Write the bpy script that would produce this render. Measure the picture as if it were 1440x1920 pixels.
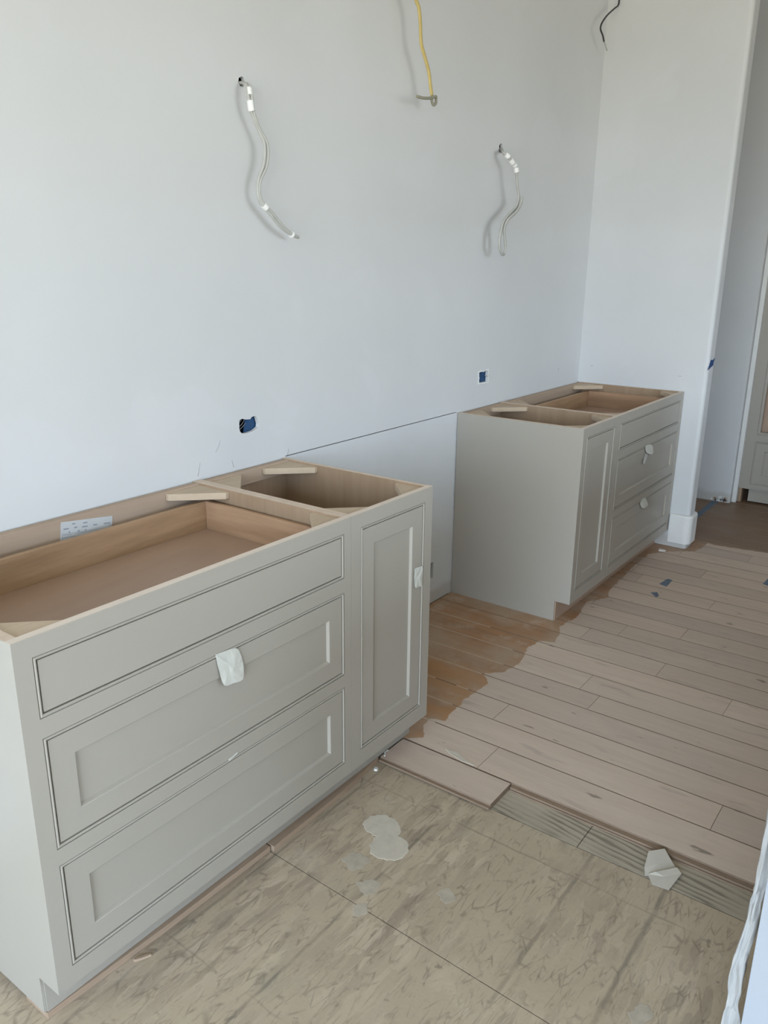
import bpy, bmesh, math, random
from mathutils import Vector, noise as mnoise
for o in list(bpy.data.objects): bpy.data.objects.remove(o)
S = bpy.context.scene; C = S.collection; random.seed(7)

# ------------------------------------------------------------------ camera
cam = bpy.data.cameras.new('camera'); co = bpy.data.objects.new('camera', cam); C.objects.link(co)
co.location = (-0.6364, -1.8806, 1.5128); co.rotation_euler = (1.2727, -0.0095, -0.9336)
cam.sensor_fit = 'VERTICAL'; cam.sensor_height = 36; cam.sensor_width = 27; cam.lens = 1509.7/1920*36
cam.clip_start = 0.02; S.camera = co
# ------------------------------------------------------------------ daylight: bright sky above, sunlit ground below the horizon
W = bpy.data.worlds.new('daylight'); S.world = W; W.use_nodes = True
wn = W.node_tree; wn.nodes.clear()
tc = wn.nodes.new('ShaderNodeTexCoord'); sx = wn.nodes.new('ShaderNodeSeparateXYZ'); wr = wn.nodes.new('ShaderNodeValToRGB')
mr = wn.nodes.new('ShaderNodeMapRange'); mr.inputs[1].default_value = -1; mr.inputs[2].default_value = 1
bg = wn.nodes.new('ShaderNodeBackground'); wo = wn.nodes.new('ShaderNodeOutputWorld')
wn.links.new(tc.outputs['Generated'], sx.inputs[0]); wn.links.new(sx.outputs[2], mr.inputs[0]); wn.links.new(mr.outputs[0], wr.inputs[0])
wn.links.new(wr.outputs[0], bg.inputs[0]); wn.links.new(bg.outputs[0], wo.inputs[0])
e = wr.color_ramp.elements
e[0].position = 0.47; e[0].color = (0.50, 0.47, 0.39, 1); e[1].position = 0.53; e[1].color = (0.78, 0.92, 1.08, 1)
e2 = wr.color_ramp.elements.new(0.8); e2.color = (0.53, 0.77, 1.13, 1)
bg.inputs[1].default_value = 4.0
WIN = dict(w1=(-4.7, -0.5, 0.02, 2.80), w2=(-0.3, 2.3, 0.8, 2.6))     # left wall (y0,y1,z0,z1) and front wall (x0,x1,z0,z1)
def portal(name, loc, rot, sx_, sy_):
    l = bpy.data.lights.new(name, 'AREA'); l.shape = 'RECTANGLE'; l.size = sx_; l.size_y = sy_; l.cycles.is_portal = True
    o = bpy.data.objects.new(name, l); C.objects.link(o); o.location = loc; o.rotation_euler = rot
XL, YF, ZC = -4.4, -6.6, 3.05
w = WIN['w1']; portal('portal_left', (XL-.06, (w[0]+w[1])/2, (w[2]+w[3])/2), (0, -math.pi/2, 0), w[3]-w[2], w[1]-w[0])
w = WIN['w2']; portal('portal_front', ((w[0]+w[1])/2, YF-.06, (w[2]+w[3])/2), (math.pi/2, 0, 0), w[1]-w[0], w[3]-w[2])
S.view_settings.view_transform = 'Standard'; S.view_settings.look = 'None'; S.view_settings.gamma = 1
S.view_settings.use_curve_mapping = False; S.view_settings.exposure = 1.71

# ------------------------------------------------------------------ materials
class NT:
    def __init__(s, name):
        s.m = bpy.data.materials.new(name); s.m.use_nodes = True; s.t = s.m.node_tree
        s.b = s.t.nodes['Principled BSDF']; s.b.inputs['Specular IOR Level'].default_value = 0.3
    def n(s, typ, **k):
        nd = s.t.nodes.new('ShaderNode'+typ)
        for a, v in k.items(): setattr(nd, a, v)
        return nd
    def put(s, sock, v):
        if hasattr(v, 'links'): s.t.links.new(v, sock)
        elif isinstance(v, (tuple, list)) and len(v) == 3 and sock.type == 'RGBA': sock.default_value = (*v, 1)
        else: sock.default_value = v
    def math(s, op, a, b=0.0, c=0.0, clamp=False):
        nd = s.n('Math', operation=op, use_clamp=clamp)
        for i, v in enumerate((a, b, c)): s.put(nd.inputs[i], v)
        return nd.outputs[0]
    def mix(s, f, a, b, mode='MIX'):
        nd = s.n('Mix', data_type='RGBA', blend_type=mode)
        s.put(nd.inputs[0], f); s.put(nd.inputs[6], a); s.put(nd.inputs[7], b); return nd.outputs[2]
    def noise(s, vec, scale, detail=4, rough=.55, dist=0, out=0):
        nd = s.n('TexNoise'); s.put(nd.inputs['Vector'], vec); nd.inputs['Scale'].default_value = scale
        nd.inputs['Detail'].default_value = detail; nd.inputs['Roughness'].default_value = rough; nd.inputs['Distortion'].default_value = dist
        return nd.outputs[out]
    def map(s, vec, loc=(0,0,0), rot=(0,0,0), scale=(1,1,1)):
        nd = s.n('Mapping'); s.put(nd.inputs[0], vec)
        for i, v in ((1, loc), (2, rot), (3, scale)): s.put(nd.inputs[i], v)
        return nd.outputs[0]
    def rng(s, v, a, b, c=0.0, d=1.0):
        nd = s.n('MapRange'); s.put(nd.inputs[0], v)
        for i, x in enumerate((a, b, c, d)): nd.inputs[i+1].default_value = x
        return nd.outputs[0]
    def pos(s): return s.n('NewGeometry').outputs['Position']
    def objc(s, shift=True):
        o = s.n('TexCoord').outputs['Object']
        if not shift: return o
        r = s.n('ObjectInfo').outputs['Random']
        v = s.n('VectorMath', operation='ADD'); s.put(v.inputs[0], o); cx = s.n('CombineXYZ')
        k = s.math('MULTIPLY', r, 37.0)
        for i in range(3): s.put(cx.inputs[i], k)
        s.put(v.inputs[1], cx.outputs[0]); return v.outputs[0]
    def rand(s): return s.n('ObjectInfo').outputs['Random']
    def done(s, col, rough=.6, bump=None, bs=.2, bd=.002):
        s.put(s.b.inputs['Base Color'], col); s.put(s.b.inputs['Roughness'], rough)
        if bump is not None:
            nd = s.n('Bump'); nd.inputs['Strength'].default_value = bs; nd.inputs['Distance'].default_value = bd
            s.put(nd.inputs['Height'], bump); s.t.links.new(nd.outputs[0], s.b.inputs['Normal'])
        return s.m
def sc(c, k): return tuple(x*k for x in c)
def paint(name, col, rough=.55, var=.04, scale=3, bump=True, spec=None):
    t = NT(name); p = t.objc(False)
    n = t.noise(p, scale, 5); f = t.rng(n, .3, .7)
    c = t.mix(f, sc(col, 1-var), sc(col, 1+var))
    if spec: t.b.inputs['Specular IOR Level'].default_value = spec
    return t.done(c, rough, t.noise(p, 220, 2) if bump else None, .06, .001)
def wood(name, c1, c2, axis, scale=9, stretch=.07, rough=.62, streak=.35):
    t = NT(name); p = t.objc(); s = [1, 1, 1]; s[axis] = stretch
    q = t.map(p, scale=tuple(s))
    a = t.noise(q, scale, 5, .6, 1.2); b = t.noise(q, scale*9, 4, .6)
    f = t.rng(t.math('ADD', t.math('MULTIPLY', a, 1-streak), t.math('MULTIPLY', b, streak)), .32, .68)
    return t.done(t.mix(f, c1, c2), rough, b, .12, .0006)
M = {}
def wallmat():
    t = NT('wall_paint'); p = t.pos()
    a = t.rng(t.noise(p, 1.3, 4), .35, .65); c = t.mix(a, (.605, .615, .615), (.64, .65, .65))
    patch = t.rng(t.noise(p, 2.6, 3, .5, .6), .60, .64); c = t.mix(t.math('MULTIPLY', patch, .35), c, (.65, .66, .672))
    z = t.n('SeparateXYZ'); t.put(z.inputs[0], p)
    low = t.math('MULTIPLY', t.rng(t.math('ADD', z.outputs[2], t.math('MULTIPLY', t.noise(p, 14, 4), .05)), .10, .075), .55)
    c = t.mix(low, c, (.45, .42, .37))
    return t.done(c, .75, t.noise(p, 160, 3), .08, .001)
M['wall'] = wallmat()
M['ceil'] = paint('ceiling_paint', (.78, .78, .76), .9)
M['grey'] = paint('cabinet_grey_paint', (.372, .343, .293), .36, .015, 2, True, .55)
M['white'] = paint('white_trim_paint', (.74, .74, .71), .4, .03, 8)
M['panel_skytint'] = paint('grey_paint_sky_tint', (.37, .395, .43), .4, .015, 2)  # grey cabinet paint with bluish skylight mixed into its colour
M['edge'] = wood('raw_maple_edge', (.60, .47, .36), (.70, .58, .47), 0, 14)
M['fedge'] = wood('raw_frame_edge', (.66, .55, .46), (.76, .66, .57), 0, 14)
M['plyv'] = wood('maple_plywood', (0.302, 0.201, 0.124), (0.396, 0.281, 0.185), 2, 8, .05)
M['plyx'] = wood('maple_plywood_rail', (0.380, 0.277, 0.198), (0.456, 0.347, 0.258), 0, 8, .05)
M['block'] = wood('poplar_block', (.47, .36, .25), (.56, .44, .32), 0, 10, .15)
M['maple'] = wood('drawer_maple', (0.296, 0.182, 0.100), (0.514, 0.338, 0.204), 0, 6, .10, .5)
M['mapley'] = wood('drawer_maple_side', (0.296, 0.176, 0.100), (0.514, 0.330, 0.204), 1, 6, .10, .5)
M['dbot'] = wood('drawer_bottom_ply', (0.336, 0.222, 0.156), (0.408, 0.281, 0.201), 0, 3, .25, .33, .15)
M['kick'] = wood('bare_toe_kick', (.40, .28, .20), (.48, .35, .26), 0, 8)
M['dark'] = paint('dark_gap', (.03, .028, .025), .9)
M['blue'] = paint('blue_box_plastic', (.022, .070, .165), .5, .2, 30)
M['tape'] = paint('blue_masking_tape', (.025, .075, .21), .7, .12, 60)
M['tapefl'] = paint('worn_blue_tape', (.14, .18, .235), .7, .2, 60)
M['paper'] = paint('white_paper', (.78, .78, .74), .6, .03, 30)
M['sheet'] = paint('printed_paper', (.56, .57, .57), .6, .03, 30)
M['scrap'] = paint('cream_paper', (.50, .46, .385), .6, .05, 20)
M['tab'] = paint('tab_tape', (.56, .555, .50), .6, .04, 40)
M['ink'] = paint('print_ink', (.30, .32, .35), .7)
M['cable'] = paint('grey_white_cable', (.46, .46, .43), .4, .06, 40)
M['ctape'] = paint('cable_tape_white', (.82, .82, .80), .5)
M['yellow'] = paint('yellow_cable', (.56, .44, .17), .45, .08, 30)
M['bare'] = paint('bare_cable_end', (.30, .29, .22), .5)
M['black'] = paint('black_wire', (.035, .035, .035), .4)
M['steel'] = paint('galvanised_steel', (.28, .28, .28), .45)
M['splat'] = paint('joint_compound', (.585, .53, .44), .85, .08, 40)
M['splat2'] = paint('thin_compound', (.46, .405, .325), .85, .12, 40)
M['pencil'] = paint('pencil_lead', (.30, .30, .30), .8)
M['strip'] = wood('bare_plywood_strip', (.32, .225, .155), (.43, .325, .235), 0, 14)
def plasticmat():
    t = NT('plastic_film'); t.b.inputs['Transmission Weight'].default_value = .25
    t.b.inputs['Alpha'].default_value = .9
    return t.done((.60, .60, .58), .35)
M['film'] = plasticmat()
M['board_edge'] = wood('sawn_board_edge', (.20, .14, .095), (.30, .215, .15), 1, 20)
M['filler'] = paint('joint_filler', (.58, .48, .375), .85, .15, 50)

def osb():
    t = NT('osb_subfloor'); p = t.pos()
    big = t.rng(t.noise(p, 1.6, 4), .3, .7); c = t.mix(big, (0.416, 0.337, 0.242), (0.496, 0.407, 0.294))
    for ang, s, seed, tone, cut, k in ((.35, (7, 42, 1), 1.7, (0.285, 0.230, 0.169), .74, .34), (1.35, (8, 44, 1), 5.1, (0.559, 0.462, 0.336), .66, .5),
                              (2.25, (6, 36, 1), 9.3, (0.319, 0.262, 0.201), .72, .45), (.85, (9, 50, 1), 13.3, (0.593, 0.492, 0.374), .76, .5), (2.8, (8, 46, 1), 3.3, (0.262, 0.215, 0.158), .78, .4)):
        q = t.map(p, (seed, seed*.7, 0), (0, 0, ang), s)
        wv = t.n('VectorMath', operation='ADD'); t.put(wv.inputs[0], q)
        dv = t.n('VectorMath', operation='SCALE'); t.put(dv.inputs[0], t.noise(p, 9, 3, out=1)); dv.inputs['Scale'].default_value = 1.2
        t.put(wv.inputs[1], dv.outputs[0])
        v = t.n('TexVoronoi'); t.put(v.inputs['Vector'], wv.outputs[0]); v.inputs['Scale'].default_value = 1
        sp = t.n('SeparateColor'); t.put(sp.inputs[0], v.outputs['Color'])
        m = t.math('MULTIPLY', t.rng(sp.outputs[0], cut, cut+.03), t.rng(t.noise(p, 4, 3), .40, .60))
        c = t.mix(t.math('MULTIPLY', m, k), c, tone)
    # fine strand edges
    for ang, seed in ((.5, 2.0), (1.9, 6.0), (1.2, 11.0), (2.7, 17.0)):
        q = t.map(p, (seed, 1, 0), (0, 0, ang), (9, 40, 1))
        v = t.n('TexVoronoi', feature='DISTANCE_TO_EDGE'); t.put(v.inputs['Vector'], q); v.inputs['Scale'].default_value = 1
        m = t.math('MULTIPLY', t.rng(v.outputs[0], .05, .0), t.rng(t.noise(p, 11+seed, 3), .52, .66))
        c = t.mix(t.math('MULTIPLY', m, .62), c, (0.194, 0.157, 0.116))
    # pale plaster dust
    c = t.mix(t.math('MULTIPLY', t.rng(t.noise(p, 5.5, 5, .6), .60, .70), .4), c, (0.593, 0.508, 0.392))
    # greenish grime, dirt along the cabinet
    c = t.mix(t.math('MULTIPLY', t.rng(t.noise(p, 3.1, 4, .6), .58, .72), .30), c, (0.285, 0.272, 0.201))
    xyz = t.n('SeparateXYZ'); t.put(xyz.inputs[0], p); x, y = xyz.outputs[0], xyz.outputs[1]
    wob = t.math('MULTIPLY', t.math('SUBTRACT', t.noise(p, 9, 3), .5), .018)
    brk = t.rng(t.noise(p, 6, 4), .38, .55)
    for co_, cc, wd, k in ((y, -.85, .006, .55), (y, -1.268, .008, .5), (y, -1.468, .009, .5), (x, 1.064, .004, .4), (y, -.578, .006, .4), (x, .30, .004, .3)):
        d = t.math('ABSOLUTE', t.math('SUBTRACT', t.math('ADD', co_, wob), cc))
        c = t.mix(t.math('MULTIPLY', t.math('MULTIPLY', t.rng(d, wd, wd*.3), brk), k), c, (0.148, 0.131, 0.103))
    c = t.mix(t.math('MULTIPLY', t.rng(t.noise(p, 34, 3, .6), .68, .74), .5), c, (0.160, 0.137, 0.103))
    return t.done(c, .8, t.noise(p, 60, 4), .25, .002)
M['osb'] = osb()
def plygrey():
    t = NT('weathered_plywood'); p = t.pos()
    q = t.map(p, rot=(0, 0, .45), scale=(1, .22, 1))
    wv = t.n('TexWave', wave_type='BANDS', bands_direction='X'); t.put(wv.inputs[0], q)
    wv.inputs['Scale'].default_value = 17; wv.inputs['Distortion'].default_value = 6; wv.inputs['Detail'].default_value = 3; wv.inputs['Detail Scale'].default_value = 1.2
    m = t.math('MULTIPLY', t.rng(wv.outputs[1], .5, .9), t.rng(t.noise(p, 5, 3), .42, .58))
    c = t.mix(t.rng(t.noise(p, 4, 4), .3, .7), (.37, .32, .245), (.46, .395, .305))
    c = t.mix(t.math('MULTIPLY', m, .75), c, (.17, .145, .11))
    return t.done(c, .8, wv.outputs[1], .2, .001)
M['plygrey'] = plygrey()
# edge of the sanded, pale area, taken along the wall (x, y)
PALE = [(1.2,-.50),(1.30,-.55),(1.35,-.597),(1.405,-.554),(1.459,-.545),(1.475,-.596),(1.64,-.578),(1.80,-.588),(1.855,-.532),(1.913,-.593),(2.019,-.608),(2.15,-.57),(2.252,-.58),(2.271,-.635),(2.356,-.622),(2.427,-.587),(2.587,-.609),(2.764,-.572),(2.876,-.633),(2.977,-.601),(3.15,-.595),(3.379,-.581),(3.60,-.577),(3.70,-.64),(3.80,-.766),(3.90,-.785)]
def plankmat():
    t = NT('oak_plank'); p = t.pos(); rnd = t.rand()
    xyz = t.n('SeparateXYZ'); t.put(xyz.inputs[0], p); x, y = xyz.outputs[0], xyz.outputs[1]
    fc = t.n('FloatCurve'); cv = fc.mapping.curves[0]
    pts = [((a-1.2)/2.7, (b+.8)/.3) for a, b in PALE]
    cv.points[0].location = pts[0]; cv.points[1].location = pts[-1]
    for q in pts[1:-1]: cv.points.new(*q)
    for q in cv.points: q.handle_type = 'VECTOR'
    fc.mapping.update()
    t.put(fc.inputs['Value'], t.rng(x, 1.2, 3.9))
    edge = t.math('ADD', t.math('MULTIPLY', fc.outputs[0], .3), -.8)
    nz = t.math('MULTIPLY', t.math('SUBTRACT', t.noise(p, 26, 3), .5), .035)
    pale = t.rng(t.math('SUBTRACT', t.math('ADD', edge, nz), y), -.001, .002)
    hall = t.rng(t.math('ADD', t.math('ADD', x, t.math('MULTIPLY', y, .08)), t.math('MULTIPLY', t.noise(p, 5, 3), .12)), 3.995, 3.985)
    pale = t.math('MULTIPLY', pale, hall)
    sh = t.n('CombineXYZ'); k = t.math('MULTIPLY', rnd, 23.0); t.put(sh.inputs[0], k); t.put(sh.inputs[1], k)
    pv = t.n('VectorMath', operation='ADD'); t.put(pv.inputs[0], p); t.put(pv.inputs[1], sh.outputs[0]); q = pv.outputs[0]
    g = t.map(q, scale=(1, .09, 1))
    grain = t.noise(g, 26, 5, .6, .8); fine = t.noise(g, 170, 3, .6)
    gf = t.rng(t.math('ADD', t.math('MULTIPLY', grain, .7), t.math('MULTIPLY', fine, .3)), .35, .65)
    pc = t.mix(gf, (.545, .44, .36), (.63, .52, .43))
    pc = t.mix(t.rng(rnd, 0, 1), sc((1, 1, 1), .91), (1.06, 1.045, 1.03)) if False else pc
    tint = t.mix(rnd, (.90, .90, .90), (1.07, 1.05, 1.03)); pc = t.mix(1.0, pc, tint, 'MULTIPLY')
    warm = t.rng(t.noise(p, 2.2, 3), .5, .7); pc = t.mix(t.math('MULTIPLY', warm, .35), pc, (.62, .475, .37))
    smud = t.rng(t.noise(t.map(q, scale=(1, .28, 1)), 15, 3, .55), .62, .76); pc = t.mix(t.math('MULTIPLY', smud, .55), pc, (.30, .25, .21))
    knot = t.rng(t.noise(t.map(q, scale=(1, .4, 1)), 24, 2, .5), .70, .76); pc = t.mix(t.math('MULTIPLY', knot, .65), pc, (.12, .10, .08))
    bc = t.mix(t.rng(t.noise(g, 14, 5, .6, 1.0), .3, .7), (.31, .165, .085), (.46, .255, .13))
    bc = t.mix(t.math('MULTIPLY', t.rng(t.noise(p, 3.4, 4, .6), .38, .60), .8), bc, (.43, .325, .235))
    bc = t.mix(t.math('MULTIPLY', t.rng(t.noise(p, 9, 5, .65), .56, .68), .5), bc, (.53, .425, .33))
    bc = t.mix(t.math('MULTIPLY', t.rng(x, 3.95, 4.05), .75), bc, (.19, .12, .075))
    stn = t.math('MULTIPLY', t.rng(t.math('ABSOLUTE', t.math('SUBTRACT', x, 1.66)), .28, .12), t.rng(t.noise(t.map(p, scale=(1, .5, 1)), 7, 4, .6), .40, .58)); bc = t.mix(t.math('MULTIPLY', stn, .7), bc, (.42, .215, .085))
    c = t.mix(pale, bc, pc)
    return t.done(c, t.mix(pale, (.45,)*3, (.72,)*3), fine, .12, .0008)
M['plank'] = plankmat()

# ------------------------------------------------------------------ mesh helpers
def box(bm, x0, x1, y0, y1, z0, z1, mi=0):
    v = [bm.verts.new(q) for q in ((x0,y0,z0),(x1,y0,z0),(x1,y1,z0),(x0,y1,z0),(x0,y0,z1),(x1,y0,z1),(x1,y1,z1),(x0,y1,z1))]
    for f in ((0,3,2,1),(4,5,6,7),(0,1,5,4),(1,2,6,5),(2,3,7,6),(3,0,4,7)):
        bm.faces.new([v[i] for i in f]).material_index = mi
def prism(bm, pts, axis, a, b, mi=0):
    """pts in the two other axes (order x,y,z without axis), extruded from a to b along axis"""
    def P(q, s):
        r = list(q); r.insert(axis, s); return r
    A = [bm.verts.new(P(q, a)) for q in pts]; B = [bm.verts.new(P(q, b)) for q in pts]; n = len(pts)
    fs = [bm.faces.new(A), bm.faces.new(B[::-1])] + [bm.faces.new((A[(i+1) % n], A[i], B[i], B[(i+1) % n])) for i in range(n)]
    for f in fs: f.material_index = mi
def ring(bm, r, prof, yf, fill=False, mi=0):
    """rectangular moulding: r=(x0,x1,z0,z1); prof=[(inset, proud)] ; the front faces -y"""
    loops = []
    for d, h in prof:
        loops.append([bm.verts.new(q) for q in ((r[0]+d, yf-h, r[2]+d), (r[1]-d, yf-h, r[2]+d), (r[1]-d, yf-h, r[3]-d), (r[0]+d, yf-h, r[3]-d))])
    for a, b in zip(loops, loops[1:]):
        for i in range(4):
            bm.faces.new((a[i], a[(i+1) % 4], b[(i+1) % 4], b[i])).material_index = mi
    if fill: bm.faces.new(loops[-1])
def catmull(P, n=6):
    P = [Vector(p) for p in P]; Q = [P[0]*2-P[1]] + P + [P[-1]*2-P[-2]]; out = []
    for i in range(1, len(Q)-2):
        a, b, c, d = Q[i-1:i+3]
        for k in range(n):
            s = k/n; out.append(.5*((2*b)+(c-a)*s+(2*a-5*b+4*c-d)*s*s+(3*b-a-3*c+d)*s**3))
    return out+[P[-1]]
def tube(bm, P, r, seg=8, flat=1.0, n=6):
    P = catmull(P, n); prev = None; rings = []
    for i, p in enumerate(P):
        t = (P[min(i+1, len(P)-1)]-P[max(i-1, 0)]).normalized()
        ref = Vector((0, 1, 0)) if abs(t.y) < .9 else Vector((0, 0, 1))
        u = t.cross(ref).normalized(); v = u.cross(t)
        rings.append([bm.verts.new(p+u*r*math.cos(k*2*math.pi/seg)+v*r*flat*math.sin(k*2*math.pi/seg)) for k in range(seg)])
    for a, b in zip(rings, rings[1:]):
        for k in range(seg): bm.faces.new((a[k], a[(k+1) % seg], b[(k+1) % seg], b[k])).smooth = True
    bm.faces.new(rings[0][::-1]); bm.faces.new(rings[-1])
def wpos(o):
    v = Vector((0, 0, 0))
    while o: v += o.location; o = o.parent
    return v
def obj(name, bm, mat, parent=None, bevel=0.0, origin=None):
    me = bpy.data.meshes.new(name); bmesh.ops.recalc_face_normals(bm, faces=bm.faces)
    base = wpos(parent) if parent else Vector((0, 0, 0)); org = Vector(origin) if origin else base
    bmesh.ops.translate(bm, verts=bm.verts, vec=-org); bm.to_mesh(me); bm.free()
    o = bpy.data.objects.new(name, me); C.objects.link(o); o.location = org-base
    for m in (mat if isinstance(mat, list) else [mat]): me.materials.append(M[m])
    if parent: o.parent = parent
    if bevel:
        b = o.modifiers.new('bevel', 'BEVEL'); b.width = bevel; b.segments = 2; b.limit_method = 'ANGLE'; b.angle_limit = .6
    return o
def bx(name, mat, parent, *a, bevel=0.0):
    bm = bmesh.new(); box(bm, *a)
    return obj(name, bm, mat, parent, bevel, origin=((a[0]+a[1])/2, (a[2]+a[3])/2, a[4]))
def tag(o, label, cat, group=None):
    o['label'] = label; o['category'] = cat
    if group: o['group'] = group
    return o
def thing(name, label, cat, loc, group=None):
    o = bpy.data.objects.new(name, None); C.objects.link(o); o.location = loc; o.empty_display_size = .1
    return tag(o, label, cat, group)
def struct(name, bm, mat, label, cat, bevel=0):
    o = obj(name, bm, mat, None, bevel); o['kind'] = 'structure'; o['label'] = label; o['category'] = cat; return o
def holed(bm, outer, holes, y0, y1):
    """flat wall in x,z with holes, from y0 (face to the room) to y1 behind"""
    edges = []
    for lp in [outer]+holes:
        v = [bm.verts.new((q[0], y0, q[1])) for q in lp]
        edges += [bm.edges.new((v[i], v[(i+1) % len(v)])) for i in range(len(v))]
    bmesh.ops.triangle_fill(bm, edges=edges, use_beauty=True, use_dissolve=False, normal=(0, -1, 0))
    r = bmesh.ops.extrude_face_region(bm, geom=bm.faces[:])
    bmesh.ops.translate(bm, verts=[g for g in r['geom'] if isinstance(g, bmesh.types.BMVert)], vec=(0, y1-y0, 0))

# ------------------------------------------------------------------ the setting
H, D, KD, KH = .876, .609, .071, .094
L1, X1, X2 = 1.340, 2.4704, 3.808
O1 = [(1.135,1.028),(1.138,1.034),(1.148,1.037),(1.158,1.033),(1.171,1.031),(1.184,1.030),(1.190,1.036),(1.202,1.038),(1.213,1.033),(1.217,1.023),(1.221,1.010),(1.219,.999),(1.208,.994),(1.197,.990),(1.179,.988),(1.162,.987),(1.145,.989),(1.137,.996),(1.134,1.007)]
O2 = [(2.652,1.038),(2.671,1.040),(2.688,1.041),(2.693,1.036),(2.702,1.038),(2.707,1.041),(2.735,1.041),(2.737,1.018),(2.730,1.015),(2.740,1.009),(2.738,.988),(2.675,.989),(2.657,.990),(2.655,1.007),(2.660,1.012),(2.654,1.017)]
O3 = [(2.262,.206),(2.312,.200),(2.311,.154),(2.310,.124),(2.262,.127)]
H1 = [(1.192,2.024),(1.204,2.030),(1.213,2.026),(1.216,2.015),(1.207,2.002),(1.197,2.003),(1.189,2.013)]
H2 = [(2.744,2.016),(2.754,2.025),(2.772,2.023),(2.781,2.005),(2.776,1.993),(2.757,1.985),(2.742,1.992)]
H3 = [(2.0+.015*math.cos(a), 2.54+.015*math.sin(a)) for a in [k*math.pi/4 for k in range(8)]]
bm = bmesh.new()
holed(bm, [(XL, -.05), (L1+.004, -.05), (L1+.004, H+.004), (X1-.003, H+.004), (X1-.003, -.05), (5.7, -.05), (5.7, ZC), (XL, ZC)], [O1, O2, H1, H2, H3], 0, .013)
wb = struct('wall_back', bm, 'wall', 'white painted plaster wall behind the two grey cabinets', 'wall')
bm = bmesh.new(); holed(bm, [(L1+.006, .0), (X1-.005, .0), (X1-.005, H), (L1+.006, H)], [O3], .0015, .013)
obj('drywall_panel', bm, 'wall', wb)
bm = bmesh.new(); box(bm, XL, 5.7, .085, .10, -.05, ZC); obj('wall_backing', bm, 'dark', wb)
for a, b in (((.953,.886),(.965,.926)), ((1.102,.886),(1.096,.910)), ((1.353,.880),(1.360,.902)), ((3.524,.978),(3.528,.962))):
    bm = bmesh.new(); w_ = .0009
    prism(bm, [(a[0]-w_, a[1]), (a[0]+w_, a[1]), (b[0]+w_*.4, b[1]), (b[0]-w_*.4, b[1])], 1, -.0006, 0); obj('pencil_mark', bm, 'pencil', wb)
bm = bmesh.new(); tube(bm, [(1.029,0,.948),(1.041,0,.962),(1.051,0,.981)], .0006, 4); obj('pencil_mark', bm, 'pencil', wb)
def arc(cx, cy, r, a0, a1, n=6): return [(cx+r*math.cos(math.radians(a0+(a1-a0)*k/n)), cy+r*math.sin(math.radians(a0+(a1-a0)*k/n))) for k in range(n+1)]
TW, YE, RR = .115, -.716, .022
def wall_end(off, ytop): 
    return [(X2-off, ytop)] + arc(X2+RR, YE+RR, RR+off, 180, 270) + arc(X2+TW-RR, YE+RR, RR+off, 270, 360) + [(X2+TW+off, ytop)]
bm = bmesh.new(); prism(bm, wall_end(0, 0.0), 2, -.0, ZC)
wr_ = struct('wall_right', bm, 'wall', 'short white wall with rounded end beside the far cabinet', 'wall')
for k, q in ((0, (-.075, .972)), (1, (-.575, .955))):
    bm = bmesh.new(); box(bm, X2-.0006, X2, q[0]-.008, q[0]+.008, q[1]-.001, q[1]+.001); obj('pencil_mark', bm, 'pencil', wr_)
bm = bmesh.new()
out, inn = wall_end(.018, -.617), wall_end(.0012, -.617)
prof = [(0, .03), (1, .03), (1, .183), (.75, .192), (0, .196)]
loops = [[bm.verts.new((i[0]+(o[0]-i[0])*d, i[1]+(o[1]-i[1])*d, z)) for o, i in zip(out, inn)] for d, z in prof]
for a, b in zip(loops, loops[1:]+loops[:1]):
    for k in range(len(a)-1): bm.faces.new((a[k], a[k+1], b[k+1], b[k]))
for k in (0, -1): bm.faces.new([l[k] for l in loops])
struct('baseboard_right', bm, 'white', 'white baseboard wrapped around the rounded wall end', 'baseboard')
# hall beyond
HX = 4.93
bm = bmesh.new(); prism(bm, [(HX, .0), (HX, -.658), (HX+.010, -.668), (HX+.7, -.668), (HX+.7, 0)], 2, .0, ZC)
hw = struct('wall_hall', bm, 'wall', 'shaded hall wall beyond the rounded wall end', 'wall')
for k in range(16):
    y = -.55-.10*random.random(); z = .004+.03*random.random(); s = .006+.008*random.random()
    bm = bmesh.new(); prism(bm, [(y+s*math.cos(a)*random.uniform(.6,1.2), z+s*.8*math.sin(a)*random.uniform(.6,1.2)) for a in (0,1.1,2.3,3.3,4.5,5.5)], 0, HX-.004, HX-.0002)
    obj('plaster_chip', bm, ['paper', 'kick', 'steel'][k % 3], hw)
bm = bmesh.new(); prism(bm, [(4.975, -.669), (4.975, -.693), (4.98, -.697), (5.02, -.697), (5.02, -.669)], 2, .0, 2.9)
struct('lit_edge_strip', bm, 'white', 'white strip painted as the lit rounded edge between hall wall and tall cabinet', 'trim', .003)  # whiter strip stands in for light caught on the wall's rounded edge
bm = bmesh.new(); box(bm, X2, X2+TW, YF, -2.5, 0, ZC); struct('hall_light_blocker', bm, 'wall', 'unseen wall added right of the hall opening to darken the hall', 'wall')  # out-of-view blocker, added to cut the daylight reaching the hall
bm = bmesh.new(); box(bm, 5.63, 5.75, YF, -.67, 0, ZC); struct('wall_hall_end', bm, 'wall', 'wall behind the tall hall cabinet', 'wall')
bm = bmesh.new(); box(bm, XL-.2, 5.8, YF-.2, .2, ZC, ZC+.1); struct('ceiling', bm, 'ceil', 'plain white ceiling above the frame', 'ceiling')
w = WIN['w1']; bm = bmesh.new()
box(bm, XL-.12, XL, YF, w[0], -.05, ZC); box(bm, XL-.12, XL, w[1], .1, -.05, ZC); box(bm, XL-.12, XL, w[0], w[1], -.05, w[2]); box(bm, XL-.12, XL, w[0], w[1], w[3], ZC)
struct('wall_left', bm, 'wall', 'wall with glazed opening left of the camera', 'wall')
bm = bmesh.new(); t_ = .05
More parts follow.
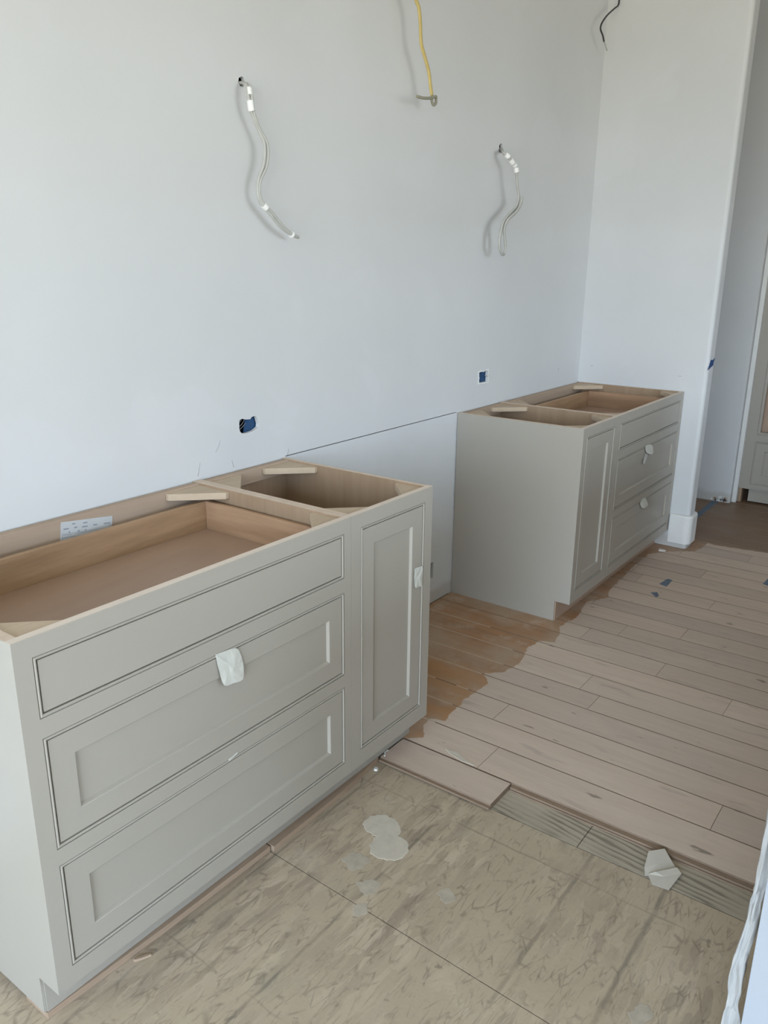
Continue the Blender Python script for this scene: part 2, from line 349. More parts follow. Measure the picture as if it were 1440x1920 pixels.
box(bm, XL-.10, XL-.03, w[0], w[1], w[2], w[2]+t_); box(bm, XL-.10, XL-.03, w[0], w[1], w[3]-t_, w[3])
for y in (w[0], w[0]+(w[1]-w[0])/2-t_/2, w[1]-t_): box(bm, XL-.10, XL-.03, y, y+t_, w[2]+t_, w[3]-t_)
struct('window_1', bm, 'white', 'white patio door frame in the left wall', 'window')
w = WIN['w2']; bm = bmesh.new()
box(bm, XL-.12, w[0], YF-.12, YF, -.05, ZC); box(bm, w[1], 5.75, YF-.12, YF, -.05, ZC); box(bm, w[0], w[1], YF-.12, YF, -.05, w[2]); box(bm, w[0], w[1], YF-.12, YF, w[3], ZC)
struct('wall_front', bm, 'wall', 'wall with window behind the camera', 'wall')
bm = bmesh.new()
box(bm, w[0], w[1], YF-.10, YF-.03, w[2], w[2]+t_); box(bm, w[0], w[1], YF-.10, YF-.03, w[3]-t_, w[3])
for x in (w[0], (w[0]+w[1])/2-t_/2, w[1]-t_): box(bm, x, x+t_, YF-.10, YF-.03, w[2]+t_, w[3]-t_)
struct('window_2', bm, 'white', 'white window frame behind the camera', 'window')

# ------------------------------------------------------------------ floor: sub-floor sheets and planks
ZS = -.018
bm = bmesh.new(); box(bm, XL-.12, 5.75, YF-.12, .1, -.10, -.037)
fl = struct('floor', bm, 'dark', 'floor of bare board sheets and pale oak planks', 'floor')
def sheet(pts, mat):
    bm = bmesh.new(); prism(bm, pts, 2, -.036, ZS); return obj('subfloor_panel', bm, mat, fl)
sheet([(XL, .0), (.6685, 0), (.4920, YF), (XL, YF)], 'osb'); sheet([(.6715, 0), (1.1755, 0), (1.1755, YF), (.4950, YF)], 'osb')
sheet([(1.1795, 0), (5.63, 0), (5.63, -1.217), (1.1795, -1.217)], 'plygrey'); sheet([(1.1795, -1.2195), (5.63, -1.2195), (5.63, YF), (1.1795, YF)], 'plygrey')
XS = [1.303, 1.449, 1.585, 1.712, 1.850, 1.968, 2.103, 2.240, 2.372, 2.500, 2.627, 2.757, 2.885, 3.020, 3.149, 3.277]
while XS[-1] < 5.5: XS.append(XS[-1]+.1305)
JT = {0: [-.826, -2.3], 1: [-1.497, -2.9], 4: [-.962, -2.2], 5: [-.880, -1.9], 6: [-1.36, -2.7], 7: [-1.075, -2.5]}
def plank(x0, x1, y0, y1):
    g = .0019; ge = .0003; bm = bmesh.new(); b = .0005; z0, z1 = ZS+.0003, random.uniform(-.0006, 0)
    bo = [(x0+g, y1+ge), (x1-g, y1+ge), (x1-g, y0-ge), (x0+g, y0-ge)]
    ti = [(x0+g+b, y1+ge+b), (x1-g-b, y1+ge+b), (x1-g-b, y0-ge-b), (x0+g+b, y0-ge-b)]
    A = [bm.verts.new((*q, z0)) for q in bo]; B = [bm.verts.new((*q, z1-b)) for q in bo]; T = [bm.verts.new((*q, z1)) for q in ti]
    bm.faces.new(A[::-1]).material_index = 1; bm.faces.new(T)
    for a, c in ((A, B), (B, T)):
        for k in range(4): bm.faces.new((a[k], a[(k+1) % 4], c[(k+1) % 4], c[k])).material_index = 1
    return obj('plank', bm, ['plank', 'board_edge'], fl, origin=((x0+x1)/2, (y0+y1)/2, ZS))
for i in range(len(XS)-1):
    x0, x1 = XS[i], XS[i+1]
    js = JT.get(i) or sorted([-random.uniform(.2, 1.1) - 1.25*k for k in range(3)], reverse=True)
    ys = [-.0015] + [j for j in js if j > YF+.2] + [YF+.005]
    for a, b in zip(ys, ys[1:]): plank(x0, min(x1, 5.628), a, b)
plank(1.170, 1.3005, -.546, -.949)                                     # loose short board at the edge
bm = bmesh.new(); box(bm, 1.2885, 1.3035, YF, -.952, -.0125, -.0062); box(bm, 1.2855, 1.3035, YF, -.952, -.0176, -.0135); obj('plank_tongue', bm, 'board_edge', fl)
bm = bmesh.new(); box(bm, 1.161, 1.1705, -.949, -.548, -.0125, -.0062); obj('plank_tongue', bm, 'board_edge', fl)
for x, a, b in ((2.103, -.05, -.53), (1.968, -.06, -.56), (1.850, -.12, -.53), (1.712, -.25, -.405), (1.585, -.30, -.56), (1.449, -.30, -.575), (1.712, -.50, -.55), (2.240, -.02, -.35)):
    bm = bmesh.new(); box(bm, x-.0022, x+.0022, b, a, -.004, -.0004); obj('joint_filler', bm, 'filler', fl)
def blob(name, pts, mat, z, th, parent=None, rag=0):
    P = catmull([(q[0], q[1], 0) for q in pts]+[(pts[0][0], pts[0][1], 0)], 8)[:-1]
    if rag: P = [p+Vector((mnoise.noise((p.x*70, p.y*70, 1)), mnoise.noise((p.x*70, p.y*70, 5)), 0))*rag for p in P]
    cx = sum(p.x for p in P)/len(P); cy = sum(p.y for p in P)/len(P)
    bm = bmesh.new(); A = [bm.verts.new((p.x, p.y, z)) for p in P]; B = [bm.verts.new((cx+(p.x-cx)*.96, cy+(p.y-cy)*.96, z+th)) for p in P]; n = len(P)
    bm.faces.new(B)
    for k in range(n): bm.faces.new((A[k], A[(k+1) % n], B[(k+1) % n], B[k]))
    return obj(name, bm, mat, parent)
blob('compound_splat', [(.905,-.682),(.952,-.694),(.970,-.748),(.943,-.790),(.915,-.798),(.882,-.775),(.874,-.753),(.882,-.709)], 'splat', ZS, .0005, fl, .007)
blob('compound_splat', [(.919,-.794),(.910,-.837),(.862,-.861),(.827,-.842),(.810,-.792),(.837,-.759),(.874,-.753)], 'splat', ZS, .0006, fl, .007)
blob('compound_splat', [(.750,-.730),(.791,-.743),(.793,-.787),(.761,-.794),(.732,-.772)], 'splat2', ZS, .0003, fl, .010)
blob('compound_splat', [(1.335,-.69),(1.340,-.73),(1.325,-.77),(1.313,-.81),(1.306,-.80),(1.312,-.75),(1.322,-.71)], 'splat', -.0004, .0009, fl, .004)
for q in ([(.70,-.82),(.74,-.84),(.735,-.875),(.69,-.87)], [(.80,-1.00),(.83,-1.01),(.82,-1.05),(.785,-1.04)], [(.63,-.86),(.66,-.875),(.65,-.90),(.62,-.89)], [(.75,-1.52),(.80,-1.53),(.79,-1.56),(.74,-1.55)]): blob('compound_splat', q, 'splat2', ZS, .0003, fl, .012)
blob('compound_splat', [(3.72,-.60),(3.715,-.635),(3.695,-.635),(3.69,-.605)], 'paper', -.0004, .004, fl)

# ------------------------------------------------------------------ base cabinets
BEAD = [(0, -.018), (0, -.0030), (.0010, -.0034), (.0018, -.0022), (.0024, -.0004), (.0040, .0010), (.0058, .0008), (.0074, -.0010), (.0076, -.018)]
def front(parent, name, r, shaker):
    """inset drawer front or door filling the beaded opening r, with a reveal gap"""
    g = .0076+.0026; q = (r[0]+g, r[1]-g, r[2]+g, r[3]-g); yf = -D+.0015; st = .0505
    bm = bmesh.new()
    if not shaker:
        ring(bm, q, [(.01, -.019), (0, -.019), (0, -.001), (.001, 0)], yf, True); return obj(name, bm, 'grey', parent, origin=((q[0]+q[1])/2, yf, q[2]))
    ring(bm, q, [(st, -.019), (0, -.019), (0, -.001), (.001, 0), (st, 0), (st+.0015, -.0008), (st+.0055, -.0075), (st+.0055, -.012)], yf)
    o = obj(name, bm, 'grey', parent, origin=((q[0]+q[1])/2, yf, q[2]))
    d = st+.0045; bm = bmesh.new(); box(bm, q[0]+d, q[1]-d, yf+.0078, yf+.016, q[2]+d, q[3]-d); obj('recessed_panel', bm, 'grey', o)
    return o
def unit(label, x0, x1, kind, openings, finL=False, finR=False, kick='grey', left_first=True, nosL=False):
    t = thing('base_cabinet', label, 'cabinet', ((x0+x1)/2, -D/2, 0), 'grey base cabinets along the back wall')
    FT = .019; yb = -D+FT; T = .016; x0 += .0004; x1 -= .0004; ybk = -.003
    # carcass sides with the toe notch
    def side(a, b, mats):
        bm = bmesh.new(); prism(bm, [(ybk, 0), (ybk, H-.001), (yb, H-.001), (yb, KH), (-D+KD, KH), (-D+KD, 0)], 0, a, b)
        for f in bm.faces:
            f.normal_update()
            if abs(f.normal.z) > .9 and f.calc_center_median().z > H-.01 and len(mats) > 1: f.material_index = 1
        return bm
    eL = .006 if finL else 0; eR = .006 if finR else 0
    obj('side_panel', side(x0+eL, x0+eL+T, ['plyv', 'edge']), ['plyv', 'edge'], t); obj('side_panel', side(x1-eR-T, x1-eR, ['plyv', 'edge']), ['plyv', 'edge'], t)
    for fin, a in ((finL, x0), (finR, x1-.006)):
        if fin: obj('end_panel', side(a, a+.0058, ['grey', 'edge']), ['grey', 'edge'], t)
    xi0, xi1 = x0+eL+T, x1-eR-T
    bx('back_panel', 'plyx' if kind == 'drawers' else 'plyv', t, xi0, xi1, -.018, ybk, .0, H-.004)
    bx('nailer', 'plyx', t, xi0, xi1, -.034, -.018, H-.046 if kind == 'door' else H-.075, H-.001)
    bx('bottom_panel', 'plyv', t, xi0, xi1, yb, -.0185, KH, KH+.016)
    bx('toe_kick', kick, t, x0+eL, x1-eR, -D+KD-.004, -D+KD-.0003, 0, KH-.0005)
    # face frame: stiles run through, rails between the openings
    ox0, ox1 = openings[0][0], openings[0][1]; zs = sorted([(o[2], o[3]) for o in openings]); bm = bmesh.new()
    z = KH; box(bm, x0, ox0, -D, yb, KH, H); box(bm, ox1, x1, -D, yb, KH, H)
    for a, b in zs: box(bm, ox0, ox1, -D, yb, z, a); z = b
    box(bm, ox0, ox1, -D, yb, z, H)
    for f in bm.faces:
        f.normal_update()
        if abs(f.normal.z) > .9 and f.calc_center_median().z > H-.002: f.material_index = 1
    ff = obj('face_frame', bm, ['grey', 'fedge'], t)
    for o in openings:
        bm = bmesh.new(); ring(bm, o, BEAD, -D); obj('bead', bm, 'grey', ff)
    # corner blocks
    def block(cx, cy, sxn, syn, a=.128, b=.128, zt=H-.006, th=.020):
        c = .012; bm = bmesh.new()
        pts = [(cx, cy), (cx+sxn*a, cy), (cx+sxn*a, cy+syn*c), (cx+sxn*c, cy+syn*b), (cx, cy+syn*b)]
        prism(bm, pts, 2, zt-th, zt); obj('corner_block', bm, 'block', t, .001, origin=(cx, cy, zt-th))
    e_ = .0006
    block(xi0+e_, -.034-e_, 1, -1); block(xi1-e_, -.034-e_, -1, -1); block(xi0+e_, yb+e_, 1, 1, .10, .10); block(xi1-e_, yb+e_, -1, 1, .10, .10)
    if kind == 'door':
        front(t, 'door', openings[0], True)
    else:
        for k, o in enumerate(openings):
            f = front(t, 'drawer', o, k > 0)
            if k: continue
            dx0, dx1, dy0, dy1, zb, zt, w_ = xi0+.016, xi1-.016, yb+.002, -.078, .740, .836, .0145
            bx('drawer_back', 'maple', f, dx0+w_, dx1-w_, dy1-w_, dy1, zb, zt, bevel=.002)
            bx('drawer_side', 'mapley', f, dx0, dx0+w_, dy0, dy1, zb, zt, bevel=.002); bx('drawer_side', 'mapley', f, dx1-w_, dx1, dy0, dy1, zb, zt, bevel=.002)
            bx('drawer_inner_front', 'maple', f, dx0+w_, dx1-w_, dy0, dy0+w_, zb, .80, bevel=.002)
            bx('drawer_bottom', 'dbot', f, dx0+w_+.0016, dx1-w_-.0016, dy0+w_+.0016, dy1-w_-.0022, .745, .751)
    return t
XD = .945                                                   # joint between the two near units
ZR = [(.710, .836), (.423, .670), (.140, .386)]
c1 = unit('nearest grey three-drawer base cabinet with open top and bright left end', 0, XD, 'drawers', [(.036, .916, a, b) for a, b in ZR], finL=True)
c2 = unit('grey single-door base cabinet joined to the nearest drawer cabinet', XD, L1, 'door', [(.988, 1.300, .146, .835)])
c3 = unit('grey single-door base cabinet standing on the brown planks, plain grey side showing', X1, X1+.395, 'door', [(X1+.040, X1+.352, .146, .835)], finL=True, kick='kick')
c4 = unit('far grey three-drawer base cabinet against the short white wall', X1+.395, X2-.002, 'drawers', [(X1+.424, X2-.038, a, b) for a, b in ZR], kick='kick')
# cleat inside the near door cabinet
bm = bmesh.new(); tube(bm, [(1.118, -.10, .800), (1.118, -.12, .79), (1.118, -.170, .740), (1.118, -.21, .70)], .008, 4); obj('wood_cleat', bm, 'block', c2)
# makers' sheet on the inside of the back
bm = bmesh.new(); q = [(.463, .868), (.617, .848), (.600, .745), (.448, .765)]
prism(bm, q, 1, -.0352, -.0346); sh = tag(obj('printed_sheet', bm, 'sheet', None), 'white printed sheet inside the back of the nearest drawer cabinet', 'paper')
def at(u, v):
    a = Vector(q[0]).lerp(Vector(q[1]), u); b = Vector(q[3]).lerp(Vector(q[2]), u); return a.lerp(b, v)
bm = bmesh.new()
def dash(u0, u1, v, h):
    prism(bm, [tuple(at(u0, v)), tuple(at(u1, v)), tuple(at(u1, v+h)), tuple(at(u0, v+h))], 1, -.0355, -.0352)
for u0, u1, v in ((.05,.15,.17),(.21,.27,.06),(.25,.31,.16),(.42,.50,.07),(.40,.51,.17),(.62,.70,.16),(.83,.96,.16),(.15,.18,.26),(.32,.36,.26),(.46,.49,.26)): dash(u0, u1, v, .035)
for k in range(9): dash(.04, .20+.1*random.random(), .33+.07*k, .014); dash(.30, .62+.3*random.random(), .33+.07*k, .008)
dash(.03, .96, .30, .008); dash(.03, .035, .30, .68); dash(.955, .96, .22, .75)
obj('printed_lines', bm, 'ink', sh)
# shims under the near cabinets
for nm, lab, pts in (('plywood_shim', 'bare plywood strip under the toe kick of the nearest drawer cabinet', [(.004, -.46), (.004, -.543), (.30, -.554), (.655, -.558), (.655, -.46)]),
                ('plywood_shim', 'bare plywood strip under the near single-door cabinet', [(.660, -.46), (.660, -.567), (.97, -.563), (1.165, -.543), (1.165, -.46)])):
    bm = bmesh.new(); prism(bm, pts, 2, ZS+.0002, -.001); tag(obj(nm, bm, 'strip', None, .0008), lab, 'wood strip', 'shims under the near cabinets')
blob('wood_sliver', [(.205,-.560),(.235,-.575),(.238,-.583),(.208,-.568)], 'strip', ZS, .006)
tag(bpy.data.objects['wood_sliver'], 'small splinter of wood beside the shim of the nearest cabinet', 'wood chip')

# ------------------------------------------------------------------ tape tabs used as pulls
def tab(pts, label, mat='tab', bulge=.012, y0=None, cat='tape'):
    y0 = -D-.0012 if y0 is None else y0
    zt = max(p[1] for p in pts); zb = min(p[1] for p in pts); cx = sum(p[0] for p in pts)/len(pts)
    P = [(p.x, p.y) for p in catmull([(a, b, 0) for a, b in pts]+[(*pts[0], 0)], 3)[:-1]]
    bm = bmesh.new(); n = len(P); cz = sum(p[1] for p in P)/n
    def yy(x, z, k):
        s = max(0.0, (zt-z)/(zt-zb)); return y0-bulge*s**1.5*(.6+.4*k)-.002*mnoise.noise((x*60, z*60, 3))-.0006
    Ls = []
    for k in (1, .6, .25):
        Ls.append([bm.verts.new((cx+(x-cx)*k, yy(cx+(x-cx)*k, cz+(z-cz)*k, 1-k), cz+(z-cz)*k)) for x, z in P])
    cvt = bm.verts.new((cx, yy(cx, cz, 1), cz))
    for a, b in zip(Ls, Ls[1:]):
        for k in range(n): bm.faces.new((a[k], a[(k+1) % n], b[(k+1) % n], b[k]))
    for k in range(n): bm.faces.new((Ls[-1][k], Ls[-1][(k+1) % n], cvt))
    o = obj('tape_tab', bm, mat, None); s = o.modifiers.new('solid', 'SOLIDIFY'); s.thickness = .0008
    return tag(o, label, cat, 'white tape tabs on the cabinet fronts')
tab([(.457,.672),(.518,.664),(.533,.635),(.535,.609),(.529,.582),(.500,.584),(.472,.590),(.463,.63)], 'large white tape tab on the middle drawer of the nearest cabinet')
tab([(1.250,.637),(1.270,.636),(1.290,.632),(1.290,.60),(1.285,.571),(1.268,.574),(1.251,.575),(1.247,.60)], 'white tape tab on the door of the near single-door cabinet', bulge=.006)
tab([(.479,.389),(.505,.393),(.506,.389),(.480,.384)], 'tiny white scrap of tape above the bottom drawer of the nearest cabinet', bulge=.001)
tab([(3.255,.670),(3.30,.672),(3.35,.660),(3.358,.628),(3.33,.618),(3.28,.632),(3.262,.645)], 'crumpled white tape tab on the middle drawer of the far cabinet', bulge=.02)
tab([(3.262,.378),(3.30,.392),(3.347,.383),(3.367,.345),(3.32,.340),(3.278,.350)], 'crumpled white tape tab on the bottom drawer of the far cabinet', bulge=.02)
tab([(3.262,.634),(3.30,.622),(3.29,.60),(3.268,.578),(3.248,.588),(3.255,.612)], 'grey tail of tape hanging on the middle drawer of the far cabinet', 'cable', bulge=.004)

# ------------------------------------------------------------------ junction boxes in the wall
def jbox(name, x0, x1, z0, z1, mat, label, y0=.0145, dep=.05, cover=None):
    t = thing(name, label, 'outlet box', ((x0+x1)/2, y0, z0)); th = .002
    bm = bmesh.new(); box(bm, x0, x1, y0+dep, y0+dep+th, z0, z1); obj('box_back', bm, mat, t)
    bm = bmesh.new()
    box(bm, x0-th, x0, y0, y0+dep+th, z0, z1); box(bm, x1, x1+th, y0, y0+dep+th, z0, z1); box(bm, x0-th, x1+th, y0, y0+dep+th, z1, z1+th); box(bm, x0-th, x1+th, y0, y0+dep+th, z0-th, z0)
    obj('box_side', bm, mat, t)
    if cover:
        bm = bmesh.new(); prism(bm, cover[0], 1, y0+cover[1], y0+cover[1]+.001); obj('tape_cover', bm, 'blue', t)
    return t
j = jbox('outlet_box', 1.128, 1.226, .980, 1.045, 'blue', 'blue outlet box behind the ragged wall hole above the nearest cabinet', dep=.045, cover=([(1.165, .98), (1.226, .98), (1.226, 1.045), (1.18, 1.045)], .003))
for P in ([(1.130,.03,.995),(1.15,.012,1.012),(1.175,.016,1.030)], [(1.132,.03,.985),(1.152,.016,1.000),(1.18,.018,1.016)], [(1.13,.03,1.008),(1.148,.016,1.022),(1.165,.02,1.030)]):
    bm = bmesh.new(); tube(bm, P, .0011, 6); obj('wire', bm, 'steel', j)
j = jbox('outlet_box', 2.640, 2.750, .980, 1.048, 'blue', 'blue outlet box in the square wall hole above the far cabinet', dep=.03, cover=([(2.640, .98), (2.750, .98), (2.750, 1.034), (2.640, 1.030)], .0015))
bm = bmesh.new()     # chipped plaster rim around it
c_ = (2.695, 1.015)
for a, b in zip(O2, O2[1:]+O2[:1]):
    oa = ((a[0]-c_[0])*1.0+c_[0]+math.copysign(.009, a[0]-c_[0]), a[1]+math.copysign(.006, a[1]-c_[1])); ob = ((b[0]-c_[0])+c_[0]+math.copysign(.009, b[0]-c_[0]), b[1]+math.copysign(.006, b[1]-c_[1]))
    vs = [bm.verts.new(p) for p in ((a[0], -.0012, a[1]), (b[0], -.0012, b[1]), (ob[0], -.0004, ob[1]), (oa[0], -.0004, oa[1]))]; bm.faces.new(vs)
rm = obj('plaster_rim', bm, 'ctape', wb); s = rm.modifiers.new('solid', 'SOLIDIFY'); s.thickness = .0006
jbox('outlet_box', 2.256, 2.318, .118, .210, 'steel', 'low grey metal outlet box in the wall between the two cabinet runs', dep=.04)

# ------------------------------------------------------------------ cables
def cable(name, label, P, mats, offs, r, bands=(), group=None):
    t = thing(name, label, 'cable', P[0], group)
    for k, (ox, oz, oy) in enumerate(offs):
        Q = []
        for i, p in enumerate(P):
            wv = math.sin(i*1.3+k*2.1)*.0022; Q.append((p[0]+ox+wv, p[1]+oy, p[2]+oz))
        bm = bmesh.new(); tube(bm, Q, r, 8); obj('strand', bm, mats, t)
    R_ = catmull(P, 6)
    for a, b in bands:
        i0, i1 = int(a*(len(R_)-1)), int(b*(len(R_)-1)); seg = R_[i0:i1+1]
        bm = bmesh.new(); tube(bm, [seg[0], seg[len(seg)//2], seg[-1]], r*2.15, 10, n=3); obj('tape_band', bm, 'ctape', t)
    return t
CA = [(1.203,.06,2.016),(1.200,.0,2.012),(1.194,-.022,2.006),(1.188,-.040,1.998),(1.183,-.050,1.972),(1.188,-.050,1.936),(1.197,-.050,1.918),(1.219,-.050,1.883),(1.239,-.055,1.847),(1.232,-.055,1.794),(1.213,-.050,1.756),(1.205,-.050,1.726),(1.214,-.050,1.691),(1.249,-.055,1.660),(1.294,-.055,1.623),(1.339,-.055,1.601),(1.368,-.055,1.593)]
ca = cable('wall_cable', 'pair of grey-white cables with tape bands hanging above the nearest cabinet', CA, 'cable', [(-.0042, 0, 0), (.0042, 0, -.002)], .0046, [(.21,.26),(.28,.325),(.775,.80),(.94,.955)], 'cables hanging from the back wall')
CB = [(2.762,.06,2.004),(2.757,.0,2.000),(2.728,-.028,1.988),(2.698,-.050,1.977),(2.701,-.070,1.961),(2.724,-.080,1.939),(2.746,-.085,1.924),(2.750,-.090,1.894),(2.765,-.090,1.850),(2.781,-.090,1.805),(2.761,-.090,1.760),(2.705,-.090,1.730),(2.656,-.090,1.695),(2.636,-.090,1.651),(2.629,-.090,1.604),(2.643,-.090,1.569),(2.671,-.090,1.561),(2.683,-.090,1.579),(2.678,-.090,1.621),(2.664,-.090,1.665),(2.675,-.098,1.702),(2.737,-.102,1.736),(2.782,-.102,1.772),(2.794,-.102,1.803)]
cb = cable('wall_cable', 'grey-white cables folded into a loop hanging above the far cabinet', CB, 'cable', [(-.0045, .002, 0), (.0045, -.002, .004)], .0052, [(.155,.185),(.20,.225),(.235,.255),(.27,.30)], 'cables hanging from the back wall')
CC = [(2.000,.06,2.54),(1.998,.0,2.535),(1.99,-.035,2.510),(1.958,-.070,2.446),(1.954,-.080,2.409),(1.967,-.080,2.384),(1.985,-.080,2.365),(1.996,-.080,2.325),(2.001,-.080,2.278),(2.009,-.080,2.250),(2.035,-.080,2.212),(2.057,-.080,2.177),(2.069,-.080,2.136),(2.081,-.080,2.104),(2.084,-.080,2.096)]
t = thing('wall_cable', 'yellow flat cable with folded bare end hanging high on the back wall', 'cable', CC[0], 'cables hanging from the back wall')
bm = bmesh.new(); tube(bm, CC, .0088, 10, .5); obj('sheath', bm, 'yellow', t)
bm = bmesh.new(); tube(bm, [(2.077,-.084,2.104),(2.073,-.085,2.086),(2.085,-.085,2.073),(2.101,-.085,2.083),(2.100,-.085,2.100),(2.086,-.092,2.100),(2.045,-.094,2.089),(2.011,-.093,2.084),(1.985,-.089,2.084),(1.973,-.087,2.085)], .0052, 8); obj('bare_end', bm, 'bare', t)
CD = [(3.84,-.06,2.935),(3.806,-.06,2.93),(3.790,-.06,2.90),(3.792,-.06,2.86),(3.800,-.06,2.804),(3.792,-.06,2.777),(3.748,-.06,2.753),(3.668,-.06,2.707),(3.610,-.06,2.662),(3.596,-.06,2.632),(3.629,-.06,2.610),(3.651,-.06,2.587)]
t = thing('wall_cable', 'thin black wire curling in the upper corner by the short white wall', 'wire', CD[0], 'cables hanging from the back wall')
bm = bmesh.new(); tube(bm, CD, .0042, 8); obj('wire', bm, 'black', t)
bm = bmesh.new(); tube(bm, [(3.648,-.06,2.590),(3.672,-.06,2.575),(3.697,-.06,2.557)], .0036, 8); obj('stripped_end', bm, 'cable', t)

# ------------------------------------------------------------------ tape and scraps on floor and wall
def flat(name, pts, mat, z, label, cat, group=None, th=.0006):
    bm = bmesh.new(); prism(bm, pts, 2, z, z+th); return tag(obj(name, bm, mat, None), label, cat, group)
G = 'blue tape pieces on the floor'
flat('floor_tape', [(3.197,-.772),(3.296,-.783),(3.289,-.809),(3.185,-.813)], 'tapefl', .0001, 'larger square of blue tape on the pale planks before the far cabinet', 'tape', G)
flat('floor_tape', [(3.062,-.775),(3.085,-.800),(3.045,-.822),(3.018,-.816)], 'tapefl', .0001, 'small torn blue tape piece next to the larger blue tape square', 'tape', G)
flat('floor_tape', [(3.52,-1.185),(3.62,-1.19),(3.60,-1.24),(3.50,-1.235)], 'tapefl', .0001, 'blue tape piece on the pale planks at the right picture edge', 'tape', G)
flat('floor_tape', [(4.40,-.565),(4.46,-.598),(4.925,-.600),(4.925,-.558)], 'tapefl', .0001, 'long strip of blue tape along the brown hall floor', 'tape', G)
bm = bmesh.new(); vs = [(3.806,.997),(3.835,1.050),(3.87,1.046),(3.918,1.053),(3.897,1.036),(3.895,1.016),(3.85,1.008)]
prism(bm, vs, 1, YE-.0008, YE-.0001); tag(obj('wall_tape', bm, 'tape', None), 'torn bright blue tape on the rounded wall end', 'tape')
bm = bmesh.new()
sc1 = [(1.254,-1.389,.004),(1.290,-1.421,.004),(1.262,-1.452,-.006),(1.247,-1.470,-.010),(1.190,-1.425,-.012),(1.178,-1.408,-.014),(1.199,-1.398,-.006)]
sc2 = [(1.186,-1.412,-.0125),(1.200,-1.428,-.006),(1.247,-1.468,-.004),(1.236,-1.484,-.008),(1.166,-1.474,-.016),(1.160,-1.433,-.016)]
for P in (sc1, sc2):
    cxx = Vector([sum(p[i] for p in P)/len(P) for i in range(3)]); cv = bm.verts.new(cxx); V = [bm.verts.new(p) for p in P]
    for k in range(len(V)): bm.faces.new((V[k], V[(k+1) % len(V)], cv))
o = obj('paper_scrap', bm, 'scrap', None); s = o.modifiers.new('solid', 'SOLIDIFY'); s.thickness = .0008
tag(o, 'folded cream paper scrap lying at the edge of the planks', 'paper')
blob('plaster_crumb', [(1.130,-.556),(1.133,-.566),(1.122,-.570),(1.118,-.560)], 'paper', ZS, .006); tag(bpy.data.objects['plaster_crumb'], 'tiny white crumb on the subfloor beside the near cabinet corner', 'crumb')
bm = bmesh.new(); tube(bm, [(1.212,-.548,.002),(1.196,-.545,.001),(1.190,-.552,.003),(1.178,-.557,.001)], .0018, 6); tag(obj('paper_twist', bm, 'paper', None), 'tiny white twist of paper where the planks meet the near cabinet', 'crumb')

# ------------------------------------------------------------------ island end at the right with hanging plastic
t = thing('kitchen_island', 'grey island end, skylight tint in its colour, at the lower right corner', 'cabinet', (.62, -2.1, 0))
IX, IY = .62, -1.747
bx('end_panel', 'panel_skytint', t, IX, IX+.019, -2.40, IY, ZS+.0005, .88, bevel=.001)
bx('front_panel', 'grey', t, IX+.0195, 3.1, IY-.03, IY-.011, .1, .88); bx('back_panel', 'grey', t, IX+.0195, 3.1, -2.40, -2.381, 0.0005, .88); bx('end_panel', 'grey', t, 3.1, 3.119, -2.40, IY-.011, .0005, .88)  # hidden length stretched out of view to shade the far drawers
bx('toe_kick', 'kick', t, IX+.0195, 3.1, IY-.10, IY-.085, .0005, .0995)
PL = [(.664,-1.742,.87),(.664,-1.738,.72),(.662,-1.735,.62),(.66,-1.734,.511),(.66,-1.732,.468),(.66,-1.731,.413),(.66,-1.725,.355),(.66,-1.723,.297),(.66,-1.724,.239),(.66,-1.729,.202),(.662,-1.729,.12),(.668,-1.727,.03),(.675,-1.722,-.016)]
PW = [.02,.02,.018,.018,.017,.021,.020,.024,.020,.034,.035,.04,.05]
Pp = catmull(PL, 6); bm = bmesh.new(); rows = []; NW = 8
for i, p in enumerate(Pp):
    f = i/6; a = min(int(f), len(PW)-2); wd = PW[a]+(PW[a+1]-PW[a])*(f-a); row = []
    for k in range(NW+1):
        s = k/NW-.5; n1 = mnoise.noise((k*.9, i*.22, 1.0)); n2 = mnoise.noise((k*.6, i*.35, 9.0))
        row.append(bm.verts.new((p.x+.012*n1+.006*math.cos(s*6+i*.12), p.y+s*wd+.0025*n2, p.z+.004*n1)))
    rows.append(row)
for a, b in zip(rows, rows[1:]):
    for k in range(NW): bm.faces.new((a[k], a[k+1], b[k+1], b[k])).smooth = True
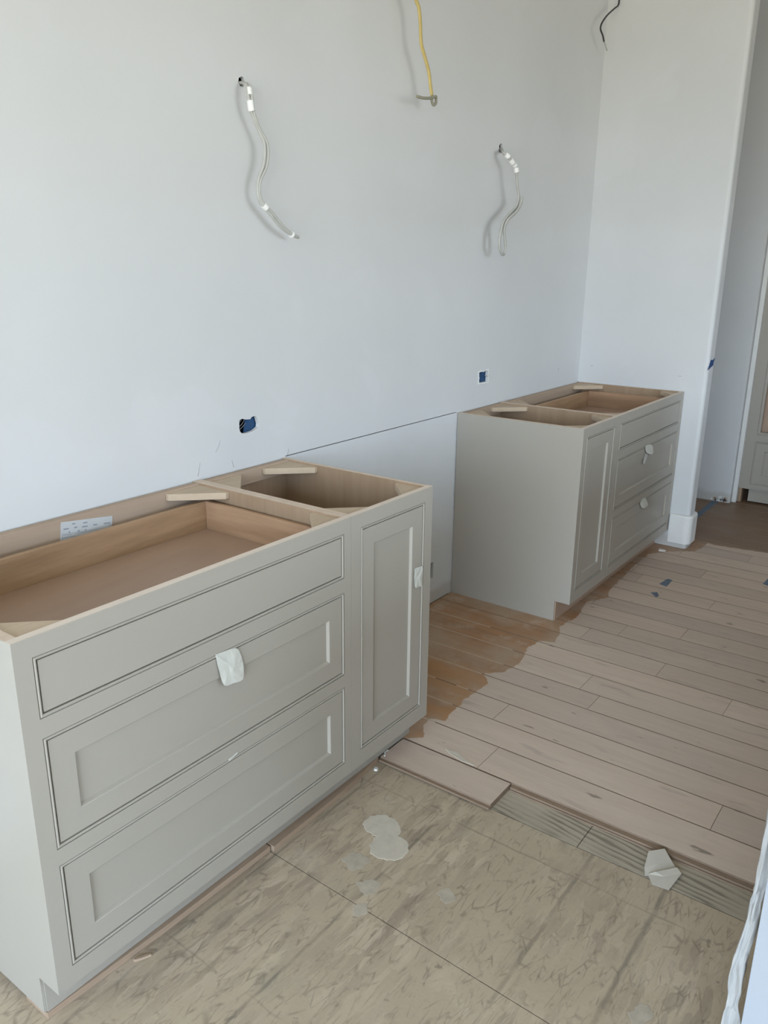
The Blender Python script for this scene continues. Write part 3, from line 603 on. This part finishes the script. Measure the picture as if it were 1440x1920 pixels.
o = obj('plastic_sheet', bm, 'film', None); s = o.modifiers.new('solid', 'SOLIDIFY'); s.thickness = .0006
tag(o, 'twisted white plastic sheet hanging down beside the island end', 'plastic sheet')

# ------------------------------------------------------------------ tall cabinet in the hall
t = thing('tall_cabinet', 'tall grey cabinet with open brown interior at the far right in the hall', 'cabinet', (5.2, -1.1, 0))
FX, y1, y0 = 5.0, -.6975, -1.62
def xring(bm, r, prof, xf, fill=False):
    L = []
    for d, h in prof: L.append([bm.verts.new(q) for q in ((xf-h, r[0]+d, r[2]+d), (xf-h, r[1]-d, r[2]+d), (xf-h, r[1]-d, r[3]-d), (xf-h, r[0]+d, r[3]-d))])
    for a, b in zip(L, L[1:]):
        for i in range(4): bm.faces.new((a[i], a[(i+1) % 4], b[(i+1) % 4], b[i]))
    if fill: bm.faces.new(L[-1])
bm = bmesh.new()
box(bm, FX, FX+.02, -.762, y1, .10, 2.4); box(bm, FX, FX+.02, y0, y0+.05, .10, 2.4)
for a, b in ((.10, .135), (.425, .468), (2.33, 2.4)): box(bm, FX, FX+.02, y0+.05, -.762, a, b)
ff = obj('face_frame', bm, 'grey', t)
for r in ((y0+.05, -.762, .468, 2.33), (y0+.05, -.762, .135, .425)):
    bm = bmesh.new(); xring(bm, r, [(0, -.018), (0, -.003), (.001, -.003), (.003, .001), (.006, .001), (.008, -.001), (.018, -.006), (.020, -.018)], FX); obj('bead', bm, 'grey', ff)
bm = bmesh.new(); xring(bm, (y0+.062, -.774, .147, .413), [(0, -.018), (0, 0), (.05, 0), (.056, -.008)], FX+.001, True); obj('drawer', bm, 'grey', t)
bx('side_panel', 'plyv', t, FX+.02, 5.62, y1-.018, y1-.0005, 0, 2.4); bx('side_panel', 'plyv', t, FX+.02, 5.62, y0, y0+.018, 0, 2.4)
bx('interior_back', 'kick', t, FX+.06, FX+.08, y0+.018, y1-.018, .44, 2.38); bx('top_panel', 'grey', t, FX, 5.62, y0, y1-.0005, 2.4, 2.42)
bx('toe_kick', 'grey', t, FX+.03, FX+.05, y0+.018, y1-.06, .012, .0995)
